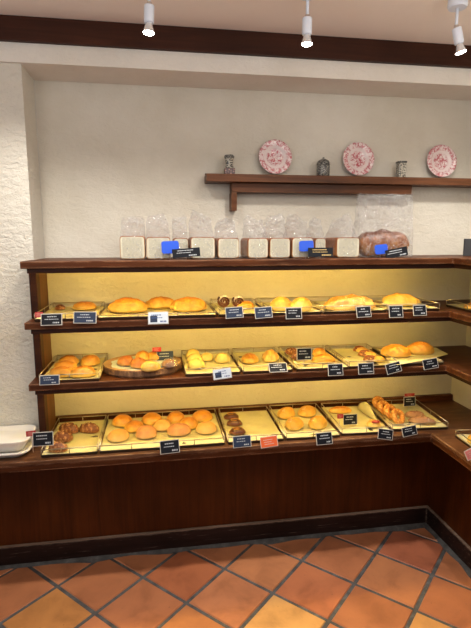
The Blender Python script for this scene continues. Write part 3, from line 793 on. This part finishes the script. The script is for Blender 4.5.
bread('scored_loaf', 'large smooth golden loaf at the right of the wide upper tray', 'loaf', g, (176, 214, 312.5), z2, M['golden'], W=.12, H=.066, rot=-.08, fn=combo(ridges(4, .2, .9), rough(.12, 3.5, 12)), nu=48, nv=20)
def spiral(px, yc, label, R, seed):
    c, w = spotpx(*px, z2, .05); o = thing('spiral_roll', label, 'roll', (c.x, c.y, z2), group='chocolate spiral rolls')
    bm = bmesh.new(); n = 90
    pts = []
    for k in range(n+1):
        t = k/n; a = PI*.75+t*4.4*PI; r = R*(.80-.68*t)
        pts.append((r*math.cos(a), -.012*t, R+r*math.sin(a)))
    tube(bm, pts, lambda t: R*.19*(1-.25*t), 8)
    for v in bm.verts: v.co.y *= 1.9
    link('roll_dough', bm, M['choco'], o, True)
    bm = bmesh.new()
    pts = [((R*.62)*math.cos(a), -R*.30, R*1.02+(R*.62)*math.sin(a)) for a in [PI*(.05+.95*k/20) for k in range(21)]]
    tube(bm, pts, lambda t: .001+.0065*math.sin(PI*t)**.6*(1+.25*noise.noise((t*9, seed, 0))), 8)
    link('sugar_icing', bm, M['filling'], o, True)
    # small dark roll body it leans on
    return o
spiral((216, 232, 309), 300, 'dark chocolate spiral roll with white icing standing at left', .036, 1)
spiral((231.5, 245, 309), 300, 'dark chocolate spiral roll with white icing standing at right', .034, 5)
bread('flat_pastry', 'flat orange-brown pastry right of the spiral rolls', 'pastry', None, (246, 265, 309), z2, M['orange'], W=.07, H=.038, fn=rough(.1, 2.5, 2))
g = 'pointed yellow breads on the upper tray shelf'
bread('pointed_bread', 'yellow domed bread at the left of the pointed pair', 'bread', g, (267, 292, 312), z2, M['cheese'], W=.10, H=.066, fn=combo(taper(.35), rough(.05, 2, 2)))
bread('pointed_bread', 'yellow bread tapering to a point at the right of the pair', 'bread', g, (291, 316, 312.5), z2, M['cheese'], W=.10, H=.066, fn=combo(taper(.6), rough(.05, 2, 9)))
bread('floured_loaf', 'long rustic loaf speckled with white flour on the upper tray shelf', 'loaf', None, (313, 374, 312.5), z2, M['rustic'], W=.12, H=.070, rot=-.05, fn=combo(ridges(6, .22, .8), rough(.13, 4, 2)), nu=56, nv=20, sq=2.2)
bread('flat_pastry', 'flat pale pastry between the floured loaf and the golden loaf', 'pastry', None, (371, 384, 308.5), z2, M['palebun'], W=.08, H=.026, fn=rough(.15, 3, 2))
bread('golden_loaf', 'bright golden loaf near the corner of the upper tray shelf', 'loaf', None, (381, 423, 307), z2, M['cheese'], W=.095, L=.190, H=.064, rot=-.2, fn=combo(ridges(4, .2, .9), rough(.12, 3.5, 3), lambda x, y, z: 1+.12*(-x)*max(0, z)), nu=48, nv=20)
bread('brown_loaf', 'brown bread on the right arm of the upper tray shelf', 'bread', None, (459, 486, 310.5), z2, M['orange'], W=.10, H=.032, fn=rough(.07, 2, 3))

# ------------------------------------------------------------------ sliced loaves in bags
def bag_mesh(w, d, h, top, seed, flare=1.05):
    bm = bmesh.new(); nu, nv = 44, 15; V = []; skew = .005*math.sin(seed*5); edge = .35+.3*math.sin(seed*2.3)
    drop = 1
    if flare == 1.0: edge = .1; skew = .006; drop = .22
    base = rrect(1, 1, .12, 2)
    for i in range(nv+1):
        z = top*i/nv; ring = []
        k = max(0, (z-h)/(top-h))
        for q in range(nu):
            a = 2*PI*q/nu; ca, sa = math.cos(a), math.sin(a); e = .28
            x = math.copysign(abs(ca)**e, ca)*(w/2+.0008); y = math.copysign(abs(sa)**e, sa)*(d/2+.004)
            y *= (1-.86*k**.6); x *= (1+(flare-1)*k); x += skew*k
            if k > 0:
                nn = noise.noise_vector((x*42+seed, z*42, y*10+seed*2+(9 if sa > 0 else 0)))
                x += nn.x*.004*min(1, k*3); y += nn.y*.017*min(1, k*3); zz = z + nn.z*.012*k - (top-h)*k*drop*(.10+.38*(.5+.8*noise.noise((x*24+seed*3, seed, 2))) + .5*(abs(x)/(w/2))**3*edge)
            else: zz = z; y += noise.noise((x*30+seed, z*30, 3))*.0015
            ring.append(bm.verts.new((x, y, zz)))
        V.append(ring)
    for A, B in zip(V, V[1:]):
        for q in range(nu): bm.faces.new((A[q], A[(q+1) % nu], B[(q+1) % nu], B[q]))
    return bm
def sliced(x0, x1, ytop, bagtop, label, yf=2.165, depth=.20, seed=0):
    a, b = at_y(x0, 250, yf), at_y(x1, 250, yf); w = b.x-a.x; h = at_y((x0+x1)/2, ytop, yf).z-S1-.002
    top = at_y((x0+x1)/2, bagtop, yf+.07).z-S1
    t = thing('sliced_loaf', label, 'bread loaf', ((a.x+b.x)/2, yf, S1+.0005), 0, 'bagged white sandwich loaves on the top shelf')
    bm = bmesh.new(); prof = rrect(w, h, .014, 4)
    A = [bm.verts.new((x, .0, z+h/2+.002)) for x, z in prof]; B = [bm.verts.new((x, depth, z+h/2+.002)) for x, z in prof]
    bm.faces.new(A); bm.faces.new(B)
    for k in range(len(A)): bm.faces.new((A[k], A[(k+1) % len(A)], B[(k+1) % len(A)], B[k]))
    link('crust', bm, M['toast_crust'], t)
    bm = prism(rrect(w-.005, h-.008, .012, 4), 0, .003)
    link('crumb_face', bm, M['crumb'], t, loc=(0, -.0002, h/2+.002), rot=(PI/2, 0, 0))
    bm = bag_mesh(w, depth, h+.004, top+.022, seed, .94)
    link('plastic_bag', bm, M['bag'], t, loc=(0, depth/2-.002, .0005))
for i, a in enumerate([(120, 145, 236, 212, 'bagged white loaf at the far left of the top shelf row'),
                       (146.5, 170.5, 237, 211, 'bagged white loaf second from left, behind the left edge of the blue label'),
                       (173.5, 188.5, 238, 214, 'bagged loaf set back between the blue label and its black sign', 2.225, .17),
                       (191, 215, 237, 209, 'bagged white loaf right of the long black sign'),
                       (218, 239, 238, 214, 'bagged white loaf just left of the gap in the row'),
                       (248, 268, 238, 213, 'bagged white loaf just right of the gap, brown side showing'),
                       (269.8, 290, 238, 208, 'bagged white loaf between the gap loaf and the second blue label'),
                       (292, 313, 237.5, 210, 'bagged white loaf behind the second blue label'),
                       (315, 325.5, 238, 214, 'narrow bagged loaf set back behind the gilt-lettered sign', 2.225, .17),
                       (336.5, 359, 237.5, 212, 'bagged white loaf with brown side left of the big mountain loaf')]):
    kw = dict(yf=a[5], depth=a[6]) if len(a) > 5 else {}
    sliced(*a[:5], seed=i*3.7, **kw)
# big mountain loaf
a, b = at_y(359, 250, 2.17), at_y(410, 250, 2.17); w = b.x-a.x
h = at_y(385, 230, 2.17).z-S1
t = thing('mountain_loaf', 'big brown mountain-top loaf in a tall clear bag at right of the top shelf', 'bread loaf', ((a.x+b.x)/2+.012, 2.18, S1+.0005), -.12)
def mtop(x, y, z): return 1+(.20*abs(math.cos(x*PI*1.5))-.13)*max(0, z)
bm = dome(w-.006, .125, h, mtop, 60, 24, 4.5, .5); link('crust', bm, M['mountain'], t, True, loc=(0, .065, .002))
bm = bag_mesh(w+.01, .14, h+.01, at_y(385, 191, 2.22).z-S1, 77, 1.0); link('plastic_bag', bm, M['bag'], t, loc=(0, .065, .0005))

# ------------------------------------------------------------------ cards
def card(box_px, y, label, style='black', roll=0, back=.25, foot=None, name='price_card', cat='price card', group='black price cards', turn=0, stick=None, holder=True):
    """price card whose centre stands at depth y; foot = height of what its clip grips"""
    x0, x1, y0, y1 = box_px
    c = at_y((x0+x1)/2, (y0+y1)/2, y)
    s = y/F_PX/math.cos(YAW)*1.0
    w = (x1-x0)*s*.91; h = (y1-y0)*s/math.cos(back)*.88
    if abs(roll) > .05:
        w, h = w/(abs(math.cos(roll))+.45*abs(math.sin(roll))), h/(abs(math.cos(roll))+1.2*abs(math.sin(roll)))
    t = thing(name, label, cat, c, group=group)
    R = Matrix.Rotation(turn, 4, 'Z') @ Matrix.Rotation(-back, 4, 'X') @ Matrix.Rotation(roll, 4, 'Y')
    def put(o, off=(0, 0, 0)): o.matrix_basis = R @ Matrix.Translation(off); return o
    face = dict(black='card_black', navy='card_navy', pale='card_pale', orange='card_orange', red='card_red', pink='card_pink', blue='card_blue', grey='card_grey', gilt='card_black')[style]
    if holder:
        put(link('holder', boxes((-w/2-.0030, w/2+.0030, 0, .0016, -h/2-.0030, h/2+.0030)), M['holder'], t))
    if style == 'blue': put(link('card', prism(rrect(w, h, .010, 4), 0, .004), M[face], t)).matrix_basis @= Matrix.Rotation(PI/2, 4, 'X')
    else: put(link('card', boxes((-w/2, w/2, -.0012, 0, -h/2, h/2)), M[face], t))
    if style in ('black', 'navy', 'pale', 'gilt'):
        rnd = random.Random(int(x0*7+y0)); bm = bmesh.new()
        def dashes(z, hh, a, b):
            x = a
            while x < b-.004:
                l = rnd.uniform(.003, .008); box(bm, x, min(x+l, b), -.0016, -.0013, z-hh/2, z+hh/2); x += l+rnd.uniform(.0012, .0025)
        q = rnd.uniform
        dashes(h*.27, h*.09, -w*q(.2, .36), w*q(.1, .3)); dashes(h*.02, h*.07, -w*q(.3, .4), w*q(.2, .38))
        dashes(-h*.31, h*.13, w*q(.05, .16), w*.42)
        put(link('lettering', bm, M[dict(pale='ink_blue', gilt='card_gold').get(style, 'ink_white')], t))
        if style == 'pale':
            put(link('picture', boxes((-w*.42, -w*.05, -.0015, -.0012, -h*.38, h*.2)), M['card_navy'], t))
    if style in ('red', 'pink', 'orange'):
        rnd = random.Random(int(x0)); bm = bmesh.new()
        for k in range(3): box(bm, -w*.36+rnd.uniform(0, .1)*w, w*.34-rnd.uniform(0, .2)*w, -.0016, -.0013, h*(.22-.22*k)-h*.035, h*(.22-.22*k)+h*.035)
        put(link('lettering', bm, plain('faded_lettering', (.72, .42, .33) if style != 'red' else (.66, .3, .24), .5), t))
    # clip: short arm from the card back to the rail or down to the surface
    if foot is not None:
        fy, fz = foot; bm = bmesh.new()
        p0 = Vector((0, .003, h*.30)); p1 = Vector((0, fy-c.y, fz-c.z))
        if stick:
            tube(bm, [(0, .004, -h*.3), (0, .006, fz-c.z)], .0015, 6)
        else:
            tube(bm, [p0, p1], .0022, 6)
        link('clip', bm, M['holder'], t, True)
    return t
r1, r2, r3 = (Y1+.001, CT+.036), (Y2+.001, S2+.036), (Y3+.001, S3+.036)
# counter
card((33, 53, 432, 446), 2.030, 'black price card with white writing in front of the seeded rolls', 'black', foot=r1, back=.15)
card((26, 36, 430.5, 436.5), 2.040, 'small dark red tag beside the stack of white trays', 'red', foot=(2.056, CT+.03), back=.15, group=None, cat='tag', name='red_tag', roll=-.05, holder=False)
card((159.5, 180, 440, 453.5), 2.028, 'black price card in front of the wide bun tray', 'black', foot=r1, roll=-.05)
card((232, 252, 435.5, 447.5), 2.028, 'blue-grey price card in front of the dark glazed pastries', 'navy', foot=r1, roll=-.03)
card((259, 279, 435.5, 448), 2.028, 'orange card on the counter front rail right of a blue-grey card', 'orange', foot=r1, roll=-.08, group=None)
card((315, 333.5, 432, 445), 2.030, 'black price card in front of the flour-topped buns', 'black', foot=r1, roll=-.03)
card((342, 358.5, 413.5, 425.5), 2.165, 'black sign standing on the folded paper tray', 'black', foot=(2.17, CT+.006), stick=1, back=.1, group=None, cat='sign', name='tray_sign')
card((336.5, 344, 413.5, 419), 2.158, 'small red tag at the left corner of the folded paper tray sign', 'red', foot=(2.16, CT+.006), stick=1, back=.1, group=None, cat='tag', name='red_tag', holder=False)
card((376, 395, 427.5, 441), 2.026, 'tilted black price card in front of the yellow pastry', 'black', foot=(Y1+.01, CT+.03), roll=.18)
card((400, 419, 425, 437), 2.026, 'black price card in front of the donuts nearest the counter corner', 'black', foot=(Y1+.015, CT+.03), roll=-.14)
card((402.5, 416.5, 396, 407), 2.335, 'black sign standing at the back among the donuts and twists', 'black', foot=(2.34, CT+.006), stick=1, back=.05, group=None, cat='sign', name='tray_sign')
card((403, 416, 393, 396.4), 2.335, 'thin dark red strip above the back sign by the donuts', 'red', foot=(2.337, CT+.045), stick=1, back=.05, group=None, cat='tag', name='red_tag', holder=False)
card((463, 480, 446, 461), 1.70, 'pink card on the right arm tray at the photo edge', 'pink', foot=(1.71, CT+.03), turn=.0, roll=-.35, group=None)
# lower tray shelf
card((40, 59, 375.5, 384.5), 2.066, 'black price card in front of the folded rolls', 'navy', foot=r3, roll=.0)
card((156, 174, 350.5, 362.5), 2.290, 'black sign standing on the log board', 'navy', foot=(2.295, zl), stick=1, back=.1, group=None, cat='sign', name='board_sign', holder=False)
card((152, 161.5, 347, 352), 2.284, 'small red tag above the left corner of the log board sign', 'red', foot=(2.288, zl), stick=1, back=.1, group=None, cat='tag', name='red_tag', holder=False)
card((212, 232.5, 368, 379.5), 2.062, 'pale blue and white price card in front of the yellow buns', 'pale', foot=r3, roll=-.1)
card((268, 288, 363.5, 371.5), 2.066, 'grey-green reclining price card in front of the golden pastries', 'black', foot=r3, roll=-.0, back=.7)
card((296, 312.5, 347.5, 360.5), 2.150, 'black sign standing in the croissant tray', 'black', foot=(2.155, S3+.006), stick=1, back=.1, group=None, cat='sign', name='tray_sign')
card((327, 344, 363.5, 376), 2.064, 'black price card under the orange breads', 'black', foot=r3)
card((357, 375, 362.5, 374.5), 2.064, 'black price card under the sausage pastries', 'black', foot=(Y3+.004, S3+.03))
card((384, 403, 361, 374.5), 2.066, 'tilted black price card left of the big folded bread', 'black', foot=(Y3+.012, S3+.018), roll=-.2)
card((421, 440, 357.5, 370), 2.072, 'tilted black price card nearest the shelf corner, glare across it', 'black', foot=(Y3+.018, S3+.018), roll=-.12)
# upper tray shelf
card((41.5, 61.5, 314, 325), 2.068, 'black price card at the left end of the upper tray shelf', 'black', foot=r2)
card((35, 43, 312, 317.5), 2.078, 'small red tag at the very left end of the upper tray shelf', 'red', foot=r2, group=None, cat='tag', name='red_tag', holder=False)
card((74, 96, 312, 323), 2.068, 'navy price card in front of the flat yellow bread', 'navy', foot=r2, roll=.03)
card((148, 168.5, 312, 324), 2.068, 'pale price card in front of the wide upper tray of loaves', 'pale', foot=(Y2+.001, S2+.02))
card((225, 243.5, 307, 318), 2.070, 'blue-grey price card in front of the spiral rolls', 'navy', foot=r2, roll=-.05)
card((254, 273, 306.5, 318.5), 2.070, 'navy price card in front of the flat orange-brown pastry', 'navy', foot=r2, roll=-.06)
card((285, 302.5, 307.5, 319), 2.070, 'black price card in front of the pointed yellow breads', 'black', foot=r2)
card((355.5, 372, 306, 317.5), 2.070, 'black price card in front of the right end of the floured loaf', 'black', foot=r2, roll=-.04)
card((388, 404, 305, 318), 2.072, 'black price card in front of the bright golden loaf', 'black', foot=(Y2+.008, S2+.03))
card((412, 427.5, 304.5, 316), 2.074, 'black price card nearest the corner of the upper tray shelf', 'black', foot=(Y2+.012, S2+.03))
# top shelf
card((161, 179.5, 240.5, 254), 2.145, 'bright blue plastic label in front of the left group of loaves', 'blue', foot=(2.150, S1), stick=1, back=.05, roll=-.04, group='blue plastic labels on the top shelf', name='blue_label', cat='label', holder=False)
card((298, 314.5, 240, 252), 2.145, 'dark blue plastic label in front of the middle group of loaves', 'blue', foot=(2.150, S1), stick=1, back=.05, roll=-.04, group='blue plastic labels on the top shelf', name='blue_label', cat='label', holder=False)
card((373, 389, 243, 255.5), 2.150, 'blue plastic label in front of the big mountain loaf', 'blue', foot=(2.155, S1), stick=1, back=.05, roll=-.1, group='blue plastic labels on the top shelf', name='blue_label', cat='label', holder=False)
card((171, 201.5, 247.5, 258), 2.120, 'long black sign with white writing below the left blue label', 'black', foot=(2.125, S1), stick=1, back=.1, roll=-.07, group='long signs on the top shelf', name='shelf_sign', cat='sign', holder=False)
card((306, 335, 247, 257.5), 2.120, 'long black sign with gilt lettering on a small stand', 'gilt', foot=(2.125, S1), stick=1, back=.1, group='long signs on the top shelf', name='shelf_sign', cat='sign', holder=False)
card((382, 411, 246.5, 259), 2.120, 'tilted long black sign in front of the big mountain loaf', 'black', foot=(2.125, S1), stick=1, back=.1, roll=-.18, group='long signs on the top shelf', name='shelf_sign', cat='sign', holder=False)
p = at_y(464, 256, 2.25)
o = link('slate_sign', boxes((0, .10, 0, .012, 0, .088)), M['card_grey'], loc=(p.x, 2.25, S1), bevel=.002)
tag(o, 'dark grey slate block standing on the top shelf at the right photo edge', 'sign')

# ------------------------------------------------------------------ stack of white plastic trays
def plastic_tray(z, dx, dy, label, h=.030, rot=0):
    w, d = .43, .205
    t = tag(bpy.data.objects.new('plastic_tray', None), label, 'tray', 'stacked white plastic trays')
    bm = bmesh.new(); R = []
    for (ww, dd, r, zz) in ((w-.07, d-.07, .03, 0), (w-.012, d-.012, .045, h-.008), (w, d, .05, h-.005), (w, d, .05, h), (w-.02, d-.02, .042, h), (w-.062, d-.062, .03, h-.014)):
        R.append([bm.verts.new((x, y, zz)) for x, y in rrect(ww, dd, r, 5)])
    bm.faces.new(R[0]); bm.faces.new(R[-1])
    for A, B in zip(R, R[1:]):
        for k in range(len(A)): bm.faces.new((A[k], A[(k+1) % len(A)], B[(k+1) % len(A)], B[k]))
    bpy.data.objects.remove(t)
    o = link('plastic_tray', bm, M['tray_white'], smooth=False, loc=(-.787+dx, 2.157+dy, z), rot=(0, 0, rot))
    return tag(o, label, 'tray', 'stacked white plastic trays')
plastic_tray(CT+.0006, .004, -.004, 'white plastic tray at the bottom of the stack at the counter left end')
plastic_tray(CT+.0262, .004, 0, 'deep white plastic tray at the top of the stack at the counter left end', .053)

# ------------------------------------------------------------------ world: daylight from the shop front behind the viewer
w = bpy.data.worlds.new('shop_daylight'); scene.world = w; w.use_nodes = True
bg = w.node_tree.nodes['Background']; bg.inputs['Color'].default_value = (.95, .97, 1, 1); bg.inputs['Strength'].default_value = .42

cam = bpy.data.cameras.new('camera'); co = bpy.data.objects.new('camera', cam); COL.objects.link(co)
cam.sensor_fit = 'VERTICAL'; cam.sensor_height = 36; cam.lens = F_PX*36/628; cam.clip_start = .02
mw = Matrix((rt, up, -fw)).transposed().to_4x4(); mw.translation = EYE; co.matrix_world = mw
scene.camera = co
vs = scene.view_settings
vs.view_transform = 'Standard'; vs.look = 'None'; vs.gamma = 1; vs.use_curve_mapping = False; vs.exposure = 0.04
